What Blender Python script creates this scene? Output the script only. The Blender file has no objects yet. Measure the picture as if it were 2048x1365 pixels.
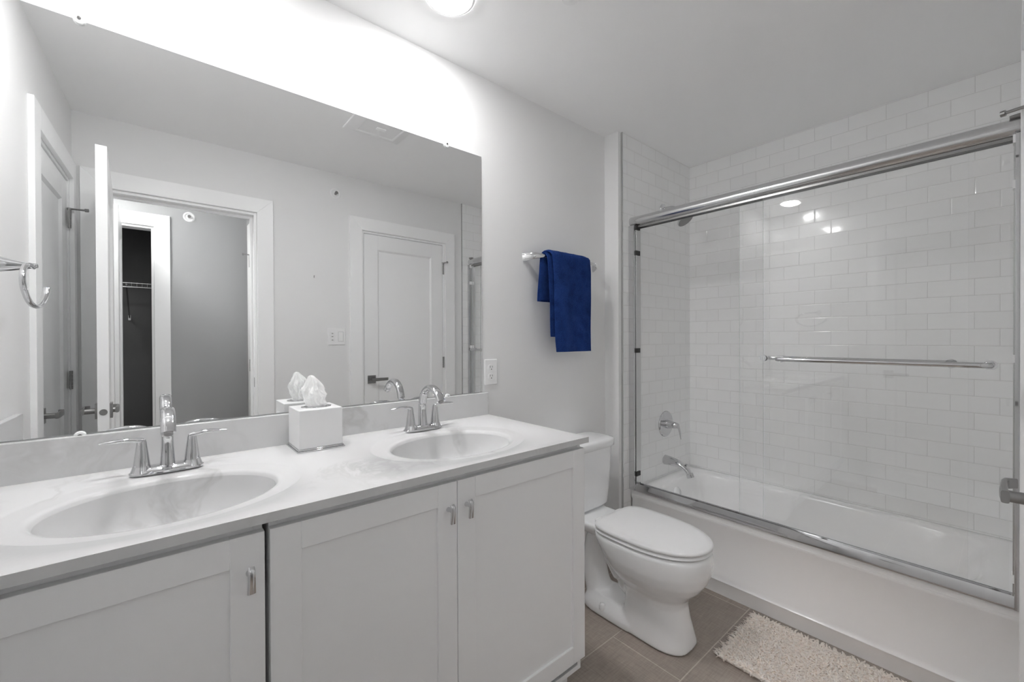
import bpy, bmesh, math, random
from math import sin, cos, pi, radians
from mathutils import Vector, Matrix

random.seed(7)
S = bpy.context.scene
COL = S.collection

# ------------------------------------------------------------------ camera
W_IMG, H_IMG, F_PX = 2048, 1365, 841.8
YAW, PITCH, ROLL = radians(49.83), radians(-0.33), radians(-0.221)
fw = Vector((cos(YAW), sin(YAW), 0)); rt = Vector((sin(YAW), -cos(YAW), 0)); up = Vector((0, 0, 1))
fw, up = fw * cos(PITCH) + up * sin(PITCH), up * cos(PITCH) - fw * sin(PITCH)
rt, up = rt * cos(ROLL) + up * sin(ROLL), up * cos(ROLL) - rt * sin(ROLL)
cam = bpy.data.cameras.new('camera')
cam.sensor_width = 36.0; cam.lens = F_PX / W_IMG * 36.0; cam.clip_start = 0.004
camo = bpy.data.objects.new('camera', cam); COL.objects.link(camo)
m = Matrix.Identity(4)
for i in range(3):
    m[i][0], m[i][1], m[i][2] = rt[i], up[i], -fw[i]
m[0][3], m[1][3], m[2][3] = 0.0, -1.53, 1.2663
camo.matrix_world = m
S.camera = camo

# ------------------------------------------------------------------ world, exposure
world = bpy.data.worlds.new('world'); S.world = world; world.use_nodes = True
world.node_tree.nodes['Background'].inputs[0].default_value = (0.9, 0.95, 1.0, 1)
world.node_tree.nodes['Background'].inputs[1].default_value = 0.25
S.view_settings.view_transform = 'Standard'; S.view_settings.look = 'None'
S.view_settings.gamma = 1.0; S.view_settings.use_curve_mapping = False
S.view_settings.exposure = 0.38
LAMP_STRENGTH = 108.0       # the two recessed lamps over the vanity
HALL_FILL_STRENGTH = 58.0        # added fill lamp on the hall ceiling
cy_ = S.cycles
cy_.max_bounces = 24; cy_.diffuse_bounces = 14; cy_.glossy_bounces = 10; cy_.transparent_max_bounces = 16
cy_.caustics_reflective = True; cy_.caustics_refractive = False
cy_.blur_glossy = 0.0; cy_.sample_clamp_indirect = 40.0
cy_.use_denoising = True

# ------------------------------------------------------------------ dimensions (metres)
ZC = 2.4393                    # ceiling
YF = -1.566                    # wall behind the camera
XW, YW = 2.004, -0.094         # short wing wall and its return
XT, XB = 2.108, 2.820          # tub apron plane, tiled back wall
ZR = 0.390                     # tub rim
ZT = 0.9264                    # vanity top
XCR, YCF = 1.137, -0.592       # vanity top right end and front
def xl(s): return -0.378 + 0.034 * s     # left wall, s = distance from the mirror wall

# ------------------------------------------------------------------ materials
def new_mat(name):
    mt = bpy.data.materials.new(name); mt.use_nodes = True
    return mt, mt.node_tree, mt.node_tree.nodes['Principled BSDF']
def simple(name, col, rough=0.5, metal=0.0, coat=0.0, spec=0.5):
    mt, nt, b = new_mat(name)
    b.inputs['Base Color'].default_value = (*col, 1)
    b.inputs['Roughness'].default_value = rough
    b.inputs['Metallic'].default_value = metal
    b.inputs['Coat Weight'].default_value = coat
    b.inputs['Coat Roughness'].default_value = 0.08
    b.inputs['Specular IOR Level'].default_value = spec
    return mt
def objco(nt):
    return nt.nodes.new('ShaderNodeTexCoord').outputs['Object']
def noise(nt, vec, scale, detail=3.0, rough=0.5):
    n = nt.nodes.new('ShaderNodeTexNoise'); n.inputs['Scale'].default_value = scale
    n.inputs['Detail'].default_value = detail; n.inputs['Roughness'].default_value = rough
    nt.links.new(vec, n.inputs['Vector']); return n
def bump(nt, h, b, strength, dist):
    n = nt.nodes.new('ShaderNodeBump'); n.inputs['Strength'].default_value = strength
    n.inputs['Distance'].default_value = dist
    nt.links.new(h, n.inputs['Height']); nt.links.new(n.outputs['Normal'], b.inputs['Normal']); return n
def mapping(nt, vec, loc=(0, 0, 0), rot=(0, 0, 0), sc=(1, 1, 1)):
    n = nt.nodes.new('ShaderNodeMapping')
    n.inputs['Location'].default_value = loc; n.inputs['Rotation'].default_value = rot; n.inputs['Scale'].default_value = sc
    nt.links.new(vec, n.inputs['Vector']); return n.outputs['Vector']
def ramp(nt, fac, stops):
    n = nt.nodes.new('ShaderNodeValToRGB'); e = n.color_ramp.elements
    while len(e) < len(stops): e.new(0.5)
    for q, (p, c) in zip(e, stops): q.position = p; q.color = (*c, 1)
    nt.links.new(fac, n.inputs['Fac']); return n.outputs['Color']
def paint(name, col, rough=0.55, scale=260.0, st=0.06):
    mt, nt, b = new_mat(name)
    b.inputs['Base Color'].default_value = (*col, 1); b.inputs['Roughness'].default_value = rough
    b.inputs['Specular IOR Level'].default_value = 0.35
    bump(nt, noise(nt, objco(nt), scale, 2).outputs['Fac'], b, st, 0.001)
    return mt

M = {}
M['wall'] = paint('wall_paint', (0.800, 0.800, 0.798), 0.5)
M['ceiling'] = paint('ceiling_paint', (0.90, 0.902, 0.902), 0.8)
M['trim'] = paint('trim_enamel', (0.91, 0.912, 0.912), 0.32, 60, 0.02)
M['door'] = paint('door_enamel', (0.89, 0.892, 0.892), 0.34, 60, 0.02)
M['cabinet'] = paint('cabinet_lacquer', (0.885, 0.888, 0.892), 0.38, 80, 0.02)
M['cabinet_core'] = simple('cabinet_carcass', (0.50, 0.50, 0.50), 0.5)
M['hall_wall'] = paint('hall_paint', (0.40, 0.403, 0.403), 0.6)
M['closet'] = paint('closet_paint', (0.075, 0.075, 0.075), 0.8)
M['porcelain'] = simple('porcelain', (0.88, 0.885, 0.89), 0.12, 0, 0.4)
M['tub'] = simple('tub_enamel', (0.92, 0.92, 0.92), 0.16, 0, 0.35)
M['plastic'] = simple('white_plastic', (0.86, 0.86, 0.86), 0.3)
M['chrome'] = simple('chrome', (0.68, 0.68, 0.69), 0.05, 1.0)
M['satin'] = simple('satin_chrome', (0.68, 0.68, 0.685), 0.20, 1.0)
M['brushed'] = simple('brushed_chrome', (0.60, 0.60, 0.60), 0.20, 1.0)
M['nickel'] = simple('dark_nickel', (0.34, 0.335, 0.33), 0.28, 1.0)
M['rubber'] = simple('black_rubber', (0.02, 0.02, 0.02), 0.5)
M['slot'] = simple('dark_slot', (0.06, 0.06, 0.06), 0.6)
M['gray_spray'] = simple('grey_spray_face', (0.25, 0.25, 0.25), 0.45)
M['mirror'] = simple('mirror_silver', (0.93, 0.935, 0.935), 0.0, 1.0)
M['mirror_edge'] = simple('mirror_edge', (0.62, 0.66, 0.65), 0.15)
M['clip'] = simple('clear_clip_plastic', (0.85, 0.86, 0.86), 0.1, 0, 0.5)
M['grout'] = simple('caulk', (0.74, 0.74, 0.73), 0.6)

def tile_mat(name, axis, c_u, c_z):
    mt, nt, b = new_mat(name)
    sep = nt.nodes.new('ShaderNodeSeparateXYZ'); nt.links.new(objco(nt), sep.inputs[0])
    cmb = nt.nodes.new('ShaderNodeCombineXYZ')
    for src, dst, off in ((axis, 0, c_u), ('Z', 1, c_z)):
        a = nt.nodes.new('ShaderNodeMath'); a.operation = 'ADD'; a.inputs[1].default_value = off
        nt.links.new(sep.outputs[src], a.inputs[0]); nt.links.new(a.outputs[0], cmb.inputs[dst])
    def brick(ms, smooth):
        k = nt.nodes.new('ShaderNodeTexBrick'); k.offset = 0.5; k.offset_frequency = 2
        k.inputs['Scale'].default_value = 1.0; k.inputs['Brick Width'].default_value = 0.1505
        k.inputs['Row Height'].default_value = 0.0757; k.inputs['Mortar Size'].default_value = ms
        k.inputs['Mortar Smooth'].default_value = smooth; k.inputs['Bias'].default_value = 0.0
        nt.links.new(cmb.outputs[0], k.inputs['Vector']); return k
    k = brick(0.0011, 0.1)
    k.inputs['Color1'].default_value = (0.905, 0.907, 0.905, 1)
    k.inputs['Color2'].default_value = (0.88, 0.882, 0.88, 1)
    k.inputs['Mortar'].default_value = (0.68, 0.68, 0.67, 1)
    nt.links.new(k.outputs['Color'], b.inputs['Base Color'])
    r = nt.nodes.new('ShaderNodeMapRange'); r.inputs['To Min'].default_value = 0.07; r.inputs['To Max'].default_value = 0.6
    nt.links.new(k.outputs['Fac'], r.inputs['Value']); nt.links.new(r.outputs[0], b.inputs['Roughness'])
    k2 = brick(0.0045, 1.0)
    inv = nt.nodes.new('ShaderNodeMath'); inv.operation = 'SUBTRACT'; inv.inputs[0].default_value = 1.0
    nt.links.new(k2.outputs['Fac'], inv.inputs[1])
    nz = noise(nt, objco(nt), 9.0, 1.0)
    ad = nt.nodes.new('ShaderNodeMath'); ad.operation = 'MULTIPLY_ADD'; ad.inputs[1].default_value = 0.9
    nt.links.new(nz.outputs['Fac'], ad.inputs[0]); nt.links.new(inv.outputs[0], ad.inputs[2])
    bump(nt, ad.outputs[0], b, 0.55, 0.0014)
    b.inputs['Specular IOR Level'].default_value = 0.55
    return mt
M['tile_back'] = tile_mat('subway_tile_back', 'Y', 0.0708, -0.0141)
M['tile_side'] = tile_mat('subway_tile_side', 'X', 0.03, -0.0141)

def marble():
    mt, nt, b = new_mat('cultured_marble')
    v = objco(nt)
    w = noise(nt, v, 2.3, 4, 0.55)
    mx = nt.nodes.new('ShaderNodeVectorMath'); mx.operation = 'MULTIPLY_ADD'
    mx.inputs[1].default_value = (0.55, 0.55, 0.55)
    nt.links.new(w.outputs['Color'], mx.inputs[0]); nt.links.new(v, mx.inputs[2])
    n1 = noise(nt, mapping(nt, mx.outputs[0], rot=(0.3, 0.2, 0.9), sc=(5.0, 2.0, 2.4)), 1.0, 5, 0.62)
    vein = ramp(nt, n1.outputs['Fac'], [(0.45, (0, 0, 0)), (0.505, (1, 1, 1)), (0.56, (0, 0, 0))])
    n2 = noise(nt, v, 3.1, 2)
    msk = ramp(nt, n2.outputs['Fac'], [(0.50, (0, 0, 0)), (0.68, (1, 1, 1))])
    mul = nt.nodes.new('ShaderNodeMath'); mul.operation = 'MULTIPLY'
    nt.links.new(vein, mul.inputs[0]); nt.links.new(msk, mul.inputs[1])
    mix = nt.nodes.new('ShaderNodeMix'); mix.data_type = 'RGBA'
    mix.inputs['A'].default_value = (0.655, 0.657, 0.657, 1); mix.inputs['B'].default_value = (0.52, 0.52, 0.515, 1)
    nt.links.new(mul.outputs[0], mix.inputs['Factor']); nt.links.new(mix.outputs['Result'], b.inputs['Base Color'])
    b.inputs['Roughness'].default_value = 0.17; b.inputs['Specular IOR Level'].default_value = 0.35
    return mt
M['marble'] = marble()

def floor_tile():
    mt, nt, b = new_mat('floor_porcelain_tile')
    v = objco(nt)
    k = nt.nodes.new('ShaderNodeTexBrick'); k.offset = 0.5; k.offset_frequency = 2
    k.inputs['Scale'].default_value = 1.0; k.inputs['Brick Width'].default_value = 0.610
    k.inputs['Row Height'].default_value = 0.301; k.inputs['Mortar Size'].default_value = 0.0022
    k.inputs['Mortar Smooth'].default_value = 0.1; k.inputs['Bias'].default_value = 0.0
    k.inputs['Color1'].default_value = (0.345, 0.295, 0.258, 1); k.inputs['Color2'].default_value = (0.31, 0.265, 0.232, 1)
    k.inputs['Mortar'].default_value = (0.50, 0.45, 0.40, 1)
    # rows at y = -0.445 - k*0.301, a joint at x = 1.47 in the row below -0.445
    nt.links.new(mapping(nt, v, loc=(-1.47 + 0.610 * 4, 0.445 + 0.301 * 8, 0)), k.inputs['Vector'])
    n1 = noise(nt, mapping(nt, v, sc=(14, 160, 1)), 1.0, 4, 0.6)
    n2 = noise(nt, mapping(nt, v, sc=(160, 14, 1)), 1.0, 4, 0.6)
    n3 = noise(nt, v, 5.0, 3)
    a = nt.nodes.new('ShaderNodeMath'); a.operation = 'ADD'
    nt.links.new(n1.outputs['Fac'], a.inputs[0]); nt.links.new(n2.outputs['Fac'], a.inputs[1])
    a2 = nt.nodes.new('ShaderNodeMath'); a2.operation = 'MULTIPLY_ADD'; a2.inputs[1].default_value = 0.6
    nt.links.new(n3.outputs['Fac'], a2.inputs[0]); nt.links.new(a.outputs[0], a2.inputs[2])
    r = nt.nodes.new('ShaderNodeMapRange'); r.inputs['From Min'].default_value = 0.9; r.inputs['From Max'].default_value = 1.7
    r.inputs['To Min'].default_value = 0.78; r.inputs['To Max'].default_value = 1.25
    nt.links.new(a2.outputs[0], r.inputs['Value'])
    mv = nt.nodes.new('ShaderNodeVectorMath'); mv.operation = 'SCALE'
    nt.links.new(k.outputs['Color'], mv.inputs[0]); nt.links.new(r.outputs[0], mv.inputs['Scale'])
    nt.links.new(mv.outputs[0], b.inputs['Base Color'])
    b.inputs['Roughness'].default_value = 0.5
    inv = nt.nodes.new('ShaderNodeMath'); inv.operation = 'SUBTRACT'; inv.inputs[0].default_value = 1.0
    nt.links.new(k.outputs['Fac'], inv.inputs[1]); bump(nt, inv.outputs[0], b, 0.4, 0.001)
    return mt
M['floor'] = floor_tile()

def fabric(name, c1, c2, scale, st, dist):
    mt, nt, b = new_mat(name)
    v = objco(nt)
    n1 = noise(nt, v, scale, 3, 0.7); n2 = noise(nt, v, scale * 0.06, 3)
    a = nt.nodes.new('ShaderNodeMath'); a.operation = 'MULTIPLY_ADD'; a.inputs[1].default_value = 0.55
    nt.links.new(n2.outputs['Fac'], a.inputs[0]); nt.links.new(n1.outputs['Fac'], a.inputs[2])
    nt.links.new(ramp(nt, a.outputs[0], [(0.55, c1), (1.0, c2)]), b.inputs['Base Color'])
    b.inputs['Roughness'].default_value = 0.95; b.inputs['Sheen Weight'].default_value = 0.5
    b.inputs['Sheen Tint'].default_value = (*c2, 1)
    b.inputs['Specular IOR Level'].default_value = 0.1
    bump(nt, n1.outputs['Fac'], b, st, dist)
    return mt
M['towel'] = fabric('navy_terry', (0.005, 0.020, 0.10), (0.028, 0.080, 0.33), 330, 1.0, 0.010)
M['rug'] = fabric('cream_cotton', (0.95, 0.85, 0.77), (0.98, 0.91, 0.85), 90, 0.3, 0.002)
rb_ = M['rug'].node_tree.nodes['Principled BSDF']; rb_.inputs['Subsurface Weight'].default_value = 0.6; rb_.inputs['Subsurface Radius'].default_value = (1.0, 0.9, 0.8); rb_.inputs['Subsurface Scale'].default_value = 0.006
mt, nt, b = new_mat('tissue_paper')
b.inputs['Base Color'].default_value = (0.93, 0.93, 0.925, 1); b.inputs['Roughness'].default_value = 0.9
b.inputs['Subsurface Weight'].default_value = 0.0
M['tissue'] = mt

def glass():
    mt, nt, b = new_mat('clear_glass'); nt.nodes.remove(b)
    out = nt.nodes['Material Output']
    geo = nt.nodes.new('ShaderNodeNewGeometry'); fr = nt.nodes.new('ShaderNodeFresnel')
    mr = nt.nodes.new('ShaderNodeMapRange'); mr.inputs['To Min'].default_value = 1.5; mr.inputs['To Max'].default_value = 1 / 1.5
    nt.links.new(geo.outputs['Backfacing'], mr.inputs['Value']); nt.links.new(mr.outputs[0], fr.inputs['IOR'])
    tr = nt.nodes.new('ShaderNodeBsdfTransparent'); tr.inputs[0].default_value = (0.998, 0.999, 0.998, 1)
    gl = nt.nodes.new('ShaderNodeBsdfGlossy'); gl.inputs['Roughness'].default_value = 0.0
    gl.inputs['Color'].default_value = (1, 1, 1, 1)
    mx = nt.nodes.new('ShaderNodeMixShader')
    nt.links.new(fr.outputs[0], mx.inputs[0]); nt.links.new(tr.outputs[0], mx.inputs[1]); nt.links.new(gl.outputs[0], mx.inputs[2])
    nt.links.new(mx.outputs[0], out.inputs[0])
    return mt
M['glass'] = glass()
mt, nt, b = new_mat('polished_glass_edge')
out = nt.nodes['Material Output']
b.inputs['Base Color'].default_value = (0.62, 0.68, 0.66, 1); b.inputs['Roughness'].default_value = 0.2
tr = nt.nodes.new('ShaderNodeBsdfTransparent'); mx = nt.nodes.new('ShaderNodeMixShader'); mx.inputs[0].default_value = 0.45
nt.links.new(tr.outputs[0], mx.inputs[1]); nt.links.new(b.outputs[0], mx.inputs[2]); nt.links.new(mx.outputs[0], out.inputs[0])
M['glass_edge'] = mt
def emit(name, col, st):
    mt, nt, b = new_mat(name)
    b.inputs['Base Color'].default_value = (0.9, 0.9, 0.9, 1)
    b.inputs['Emission Color'].default_value = (*col, 1); b.inputs['Emission Strength'].default_value = st
    return mt
M['lamp'] = emit('lamp_lens_lit', (1.0, 0.998, 1.0), LAMP_STRENGTH)
M['hall_fill'] = emit('hall_fill_lit', (1.0, 1.0, 1.0), HALL_FILL_STRENGTH)

# ------------------------------------------------------------------ object helpers
def ob(name, bm, mat, root=None, parent=None, smooth=35, bevel=0.0, seg=2, sub=0, kind=None):
    """One mesh object from bm (world coordinates); root = the thing it belongs to (mesh is moved into its frame)."""
    if root is not None:
        bmesh.ops.translate(bm, verts=bm.verts, vec=-Vector(root['_o']))
    bmesh.ops.recalc_face_normals(bm, faces=bm.faces)
    me = bpy.data.meshes.new(name); bm.to_mesh(me); bm.free()
    for mm in (mat if isinstance(mat, (list, tuple)) else [mat]): me.materials.append(mm)
    if smooth:
        me.polygons.foreach_set('use_smooth', [True] * len(me.polygons))
        me.set_sharp_from_angle(angle=radians(smooth))
    o = bpy.data.objects.new(name, me); COL.objects.link(o)
    if parent is not None: o.parent = parent
    elif root is not None: o.parent = root
    if bevel:
        md = o.modifiers.new('bevel', 'BEVEL'); md.width = bevel; md.segments = seg
        md.limit_method = 'ANGLE'; md.angle_limit = radians(40); md.harden_normals = False
    if sub:
        md = o.modifiers.new('sub', 'SUBSURF'); md.levels = sub; md.render_levels = sub
    if kind: o['kind'] = kind
    return o
def tag(o, label, cat, group=None, kind=None):
    o['label'] = label; o['category'] = cat
    if group: o['group'] = group
    if kind: o['kind'] = kind
    return o
def thing(name, loc, label, cat, group=None, kind=None):
    o = bpy.data.objects.new(name, None); COL.objects.link(o); o.empty_display_size = 0.05
    o.location = loc; o['_o'] = tuple(loc)
    return tag(o, label, cat, group, kind)
def dup(root, loc, label):
    r = root.copy(); COL.objects.link(r); r.location = loc; r['label'] = label
    for ch in list(root.children):
        c = ch.copy(); COL.objects.link(c); c.parent = r
        for g in list(ch.children):
            d = g.copy(); COL.objects.link(d); d.parent = c
    return r
def box(bm, x0, y0, z0, x1, y1, z1):
    v = [bm.verts.new((x, y, z)) for x in (x0, x1) for y in (y0, y1) for z in (z0, z1)]
    for f in ((0, 1, 3, 2), (4, 6, 7, 5), (0, 4, 5, 1), (2, 3, 7, 6), (0, 2, 6, 4), (1, 5, 7, 3)):
        bm.faces.new([v[i] for i in f])
    return v
def B(*a):
    bm = bmesh.new(); box(bm, *a); return bm
def prism(bm, pts, a0, a1, axis):
    """polygon pts (2-D) extruded along axis from a0 to a1; axis 'x': pts=(y,z), 'y': pts=(x,z), 'z': pts=(x,y)"""
    def P(p, a): return {'x': (a, p[0], p[1]), 'y': (p[0], a, p[1]), 'z': (p[0], p[1], a)}[axis]
    A = [bm.verts.new(P(p, a0)) for p in pts]; Bv = [bm.verts.new(P(p, a1)) for p in pts]
    n = len(pts)
    for i in range(n): bm.faces.new((A[i], A[(i + 1) % n], Bv[(i + 1) % n], Bv[i]))
    bm.faces.new(A[::-1]); bm.faces.new(Bv)
def loft(bm, rings, cap0=True, cap1=True):
    R = [[bm.verts.new(p) for p in r] for r in rings]; n = len(R[0])
    for a, b_ in zip(R, R[1:]):
        for i in range(n): bm.faces.new((a[i], a[(i + 1) % n], b_[(i + 1) % n], b_[i]))
    if cap0: bm.faces.new(R[0][::-1])
    if cap1: bm.faces.new(R[-1])
    return R
def frame(d, hint=Vector((0, 0, 1))):
    d = d.normalized()
    if abs(d.dot(hint)) > 0.95: hint = Vector((1, 0, 0)) if abs(d.x) < 0.9 else Vector((0, 1, 0))
    a = d.cross(hint).normalized(); return a, a.cross(d).normalized()
def sweep(bm, pts, ra, rb=None, n=16, hint=Vector((0, 0, 1)), power=2.0):
    """tube along pts; ra = half size across (side), rb = half size along hint-ish normal (lists or numbers)"""
    pts = [Vector(p) for p in pts]; k = len(pts)
    ra = [ra] * k if isinstance(ra, (int, float)) else ra
    rb = ra if rb is None else ([rb] * k if isinstance(rb, (int, float)) else rb)
    rings = []
    for i, p in enumerate(pts):
        d = pts[min(i + 1, k - 1)] - pts[max(i - 1, 0)]
        a, c = frame(d, hint)
        r = []
        for j in range(n):
            t = 2 * pi * j / n
            cx, sx = cos(t), sin(t)
            if power != 2.0:
                cx = math.copysign(abs(cx) ** (2 / power), cx); sx = math.copysign(abs(sx) ** (2 / power), sx)
            r.append(p + a * ra[i] * cx + c * rb[i] * sx)
        rings.append(r)
    loft(bm, rings)
def cyl(bm, p0, p1, r0, r1=None, n=28):
    sweep(bm, [p0, p1], [r0, r0 if r1 is None else r1], n=n)
def lathe(bm, prof, origin, axis='z', n=40, cap0=True, cap1=True):
    rings = []
    for r, h in prof:
        rr = max(r, 1e-5); ring = []
        for j in range(n):
            t = 2 * pi * j / n; a, b_ = rr * cos(t), rr * sin(t)
            q = {'z': (a, b_, h), 'y': (a, h, b_), 'x': (h, a, b_)}[axis]
            ring.append(Vector(origin) + Vector(q))
        rings.append(ring)
    loft(bm, rings, cap0, cap1)
def spline(pts, n=8):
    """Catmull-Rom resample"""
    P = [Vector(p) for p in pts]; P = [2 * P[0] - P[1]] + P + [2 * P[-1] - P[-2]]; out = []
    for i in range(1, len(P) - 2):
        for k in range(n):
            t = k / n; a, b_, c, d = P[i - 1], P[i], P[i + 1], P[i + 2]
            out.append(0.5 * ((2 * b_) + (c - a) * t + (2 * a - 5 * b_ + 4 * c - d) * t * t + (3 * b_ - a - 3 * c + d) * t ** 3))
    out.append(P[-2]); return out
def lerp_list(vals, k):
    out = []
    for i in range(k):
        t = i / (k - 1) * (len(vals) - 1); j = min(int(t), len(vals) - 2)
        out.append(vals[j] + (vals[j + 1] - vals[j]) * (t - j))
    return out
def sup(cx, cy, z, ax, ay, p=2.0, n=64):
    r = []
    for j in range(n):
        t = 2 * pi * j / n; c, s = cos(t), sin(t)
        r.append(Vector((cx + ax * math.copysign(abs(c) ** (2 / p), c), cy + ay * math.copysign(abs(s) ** (2 / p), s), z)))
    return r

# ------------------------------------------------------------------ setting: shell
def struct(name, bm, mat, label, cat, **k):
    o = ob(name, bm, mat, **k); tag(o, label, cat, kind='structure'); return o

YH = -2.5            # hall back wall
bm = B(-0.75, YH - 0.75, -0.05, XB + 0.12, 0.0, 0.0)
struct('floor', bm, M['floor'], 'brown grey linen-textured porcelain floor tiles with pale grout', 'floor', smooth=0)
bm = B(-0.75, YH - 0.75, ZC, XB + 0.12, 0.12, ZC + 0.05)
struct('ceiling', bm, M['ceiling'], 'plain white painted ceiling over the bathroom', 'ceiling', smooth=0)
bm = B(-0.60, 0.0, -0.05, XW, 0.12, ZC)
struct('wall_back', bm, M['wall'], 'pale grey painted wall behind the mirror, vanity and toilet', 'wall', smooth=0)
bm = B(XW, YW, -0.05, XB + 0.12, 0.12, ZC)
struct('wall_wing', bm, M['wall'], 'short painted wing wall between the toilet and the tub alcove', 'wall', smooth=0)
bm = B(XB, YF - 0.25, -0.05, XB + 0.12, YW, ZC)
struct('wall_right', bm, M['wall'], 'long wall behind the bathtub', 'wall', smooth=0)
# tile cladding
TX0 = 2.034          # outer edge of tile on the wing return and on the front wall
bm = B(TX0, YW - 0.009, ZR - 0.02, XB, YW, ZC)
struct('wall_tile_left', bm, M['tile_side'], 'white glossy subway tile on the faucet end of the tub alcove', 'tiled wall', smooth=0)
bm = B(TX0, YW - 0.009, 0, XT - 0.001, YW, ZR - 0.02)
struct('wall_tile_strip', bm, M['tile_side'], 'narrow strip of white subway tile running down beside the tub apron', 'tiled wall', smooth=0)
bm = B(XB - 0.009, YF + 0.009, ZR - 0.02, XB, YW - 0.009, ZC)
struct('wall_tile_right', bm, M['tile_back'], 'long white glossy subway tile wall behind the bathtub', 'tiled wall', smooth=0)
bm = B(TX0, YF, ZR - 0.02, XB, YF + 0.009, ZC)
struct('wall_tile_front', bm, M['tile_side'], 'white glossy subway tile on the far end of the tub, beside the closed door', 'tiled wall', smooth=0)
bm = B(TX0 - 0.005, YW - 0.011, 0, TX0, YW, ZC)
struct('trim_1', bm, M['brushed'], 'thin metal edge strip where tile meets the wing wall', 'tile trim', smooth=0)
bm = B(TX0 - 0.005, YF, 0, TX0, YF + 0.011, ZC)
struct('trim_2', bm, M['brushed'], 'thin metal edge strip where tile meets the wall beside the closed door', 'tile trim', smooth=0)

# front wall (behind the camera) with the two door openings
OL, OR, DZ = -0.205, 0.489, 2.069
CL, CR = 1.157, 1.861
TH = 0.12
bm = bmesh.new()
box(bm, -0.60, YF - TH, -0.05, OL, YF, ZC); box(bm, OL, YF - TH, DZ, OR, YF, ZC)
box(bm, OR, YF - TH, -0.05, CL, YF, ZC); box(bm, CL, YF - TH, DZ, CR, YF, ZC)
box(bm, CR, YF - TH, -0.05, XB + 0.12, YF, ZC)
struct('wall_front', bm, M['wall'], 'pale grey painted wall with the two white door frames', 'wall', smooth=0)
# left wall (slightly out of square) with one door opening, in (s, z)
LS0, LS1 = 0.86, 1.495
def lbox(bm, s0, s1, o0, o1, z0, z1):
    v = []
    for s in (s0, s1):
        for o_ in (o0, o1):
            for z in (z0, z1): v.append(bm.verts.new((xl(s) + o_, -s, z)))
    for f in ((0, 1, 3, 2), (4, 6, 7, 5), (0, 4, 5, 1), (2, 3, 7, 6), (0, 2, 6, 4), (1, 5, 7, 3)):
        bm.faces.new([v[i] for i in f])
bm = bmesh.new()
lbox(bm, 0.0, LS0, -0.12, 0, -0.05, ZC); lbox(bm, LS0, LS1, -0.12, 0, DZ, ZC); lbox(bm, LS1, 1.566, -0.12, 0, -0.05, ZC)
struct('wall_left', bm, M['wall'], 'pale painted wall at the left end of the vanity, seen in the mirror', 'wall', smooth=0)

# hall beyond the open door
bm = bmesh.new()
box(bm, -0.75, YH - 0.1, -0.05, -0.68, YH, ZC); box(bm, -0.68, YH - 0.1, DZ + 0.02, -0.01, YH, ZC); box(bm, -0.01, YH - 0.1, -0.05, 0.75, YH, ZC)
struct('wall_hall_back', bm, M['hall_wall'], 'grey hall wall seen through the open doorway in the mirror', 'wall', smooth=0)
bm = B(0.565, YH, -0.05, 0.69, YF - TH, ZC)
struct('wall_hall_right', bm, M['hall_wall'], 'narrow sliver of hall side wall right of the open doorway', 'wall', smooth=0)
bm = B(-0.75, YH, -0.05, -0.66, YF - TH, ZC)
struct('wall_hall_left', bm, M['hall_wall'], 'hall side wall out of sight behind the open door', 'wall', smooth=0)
bm = bmesh.new()
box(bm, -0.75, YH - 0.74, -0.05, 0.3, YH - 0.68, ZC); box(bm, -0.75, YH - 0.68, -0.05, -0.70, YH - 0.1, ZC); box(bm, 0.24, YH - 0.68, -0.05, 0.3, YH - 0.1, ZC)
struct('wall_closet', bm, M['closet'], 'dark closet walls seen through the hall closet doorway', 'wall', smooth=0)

# casings (trim) -------------------------------------------------
def casing(bm, x0, x1, zt, yw, d, w=0.090, t=0.018):
    """flat casing around an opening in a wall at y=yw, projecting towards +y (d=1) or -y"""
    y0, y1 = (yw, yw + d * t)
    a, b_ = min(y0, y1), max(y0, y1)
    for pts in ([(x0 - w, 0), (x0, 0), (x0, zt), (x0 - w, zt + w)], [(x1, 0), (x1 + w, 0), (x1 + w, zt + w), (x1, zt)],
                [(x0 - w, zt + w), (x0, zt), (x1, zt), (x1 + w, zt + w)]):
        prism(bm, pts, a, b_, 'y')
def jamb(bm, x0, x1, zt, y0, y1, t=0.016):
    box(bm, x0, y0, 0, x0 + t, y1, zt); box(bm, x1 - t, y0, 0, x1, y1, zt); box(bm, x0 + t, y0, zt - t, x1 - t, y1, zt)
bm = bmesh.new(); casing(bm, OL, OR, DZ, YF, 1); jamb(bm, OL, OR, DZ, YF - TH, YF)
for a, b_ in ((OL + 0.016, OL + 0.030), (OR - 0.030, OR - 0.016)): box(bm, a, YF - 0.075, 0, b_, YF - 0.042, DZ - 0.016)
box(bm, OL + 0.03, YF - 0.075, DZ - 0.030, OR - 0.03, YF - 0.042, DZ - 0.016)
t1 = struct('trim_3', bm, M['trim'], 'white flat casing around the open doorway', 'door frame', bevel=0.0015)
bm = bmesh.new(); box(bm, OR - 0.0165, YF - 0.030, 0.965, OR - 0.0155, YF - 0.004, 1.025)
ob('strike_plate', bm, M['nickel'], parent=t1)
bm = bmesh.new(); casing(bm, CL, CR, DZ, YF, 1); jamb(bm, CL, CR, DZ, YF - TH, YF)
struct('trim_4', bm, M['trim'], 'white flat casing around the closed door', 'door frame', bevel=0.0015)
bm = bmesh.new(); casing(bm, -0.68, -0.01, DZ + 0.02, YH, 1)
jamb(bm, -0.68, -0.01, DZ + 0.02, YH - 0.1, YH)
struct('trim_5', bm, M['trim'], 'white casing around the dark closet doorway in the hall', 'door frame', bevel=0.0015)
bm = bmesh.new()                                      # left wall casing
w = 0.090
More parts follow.
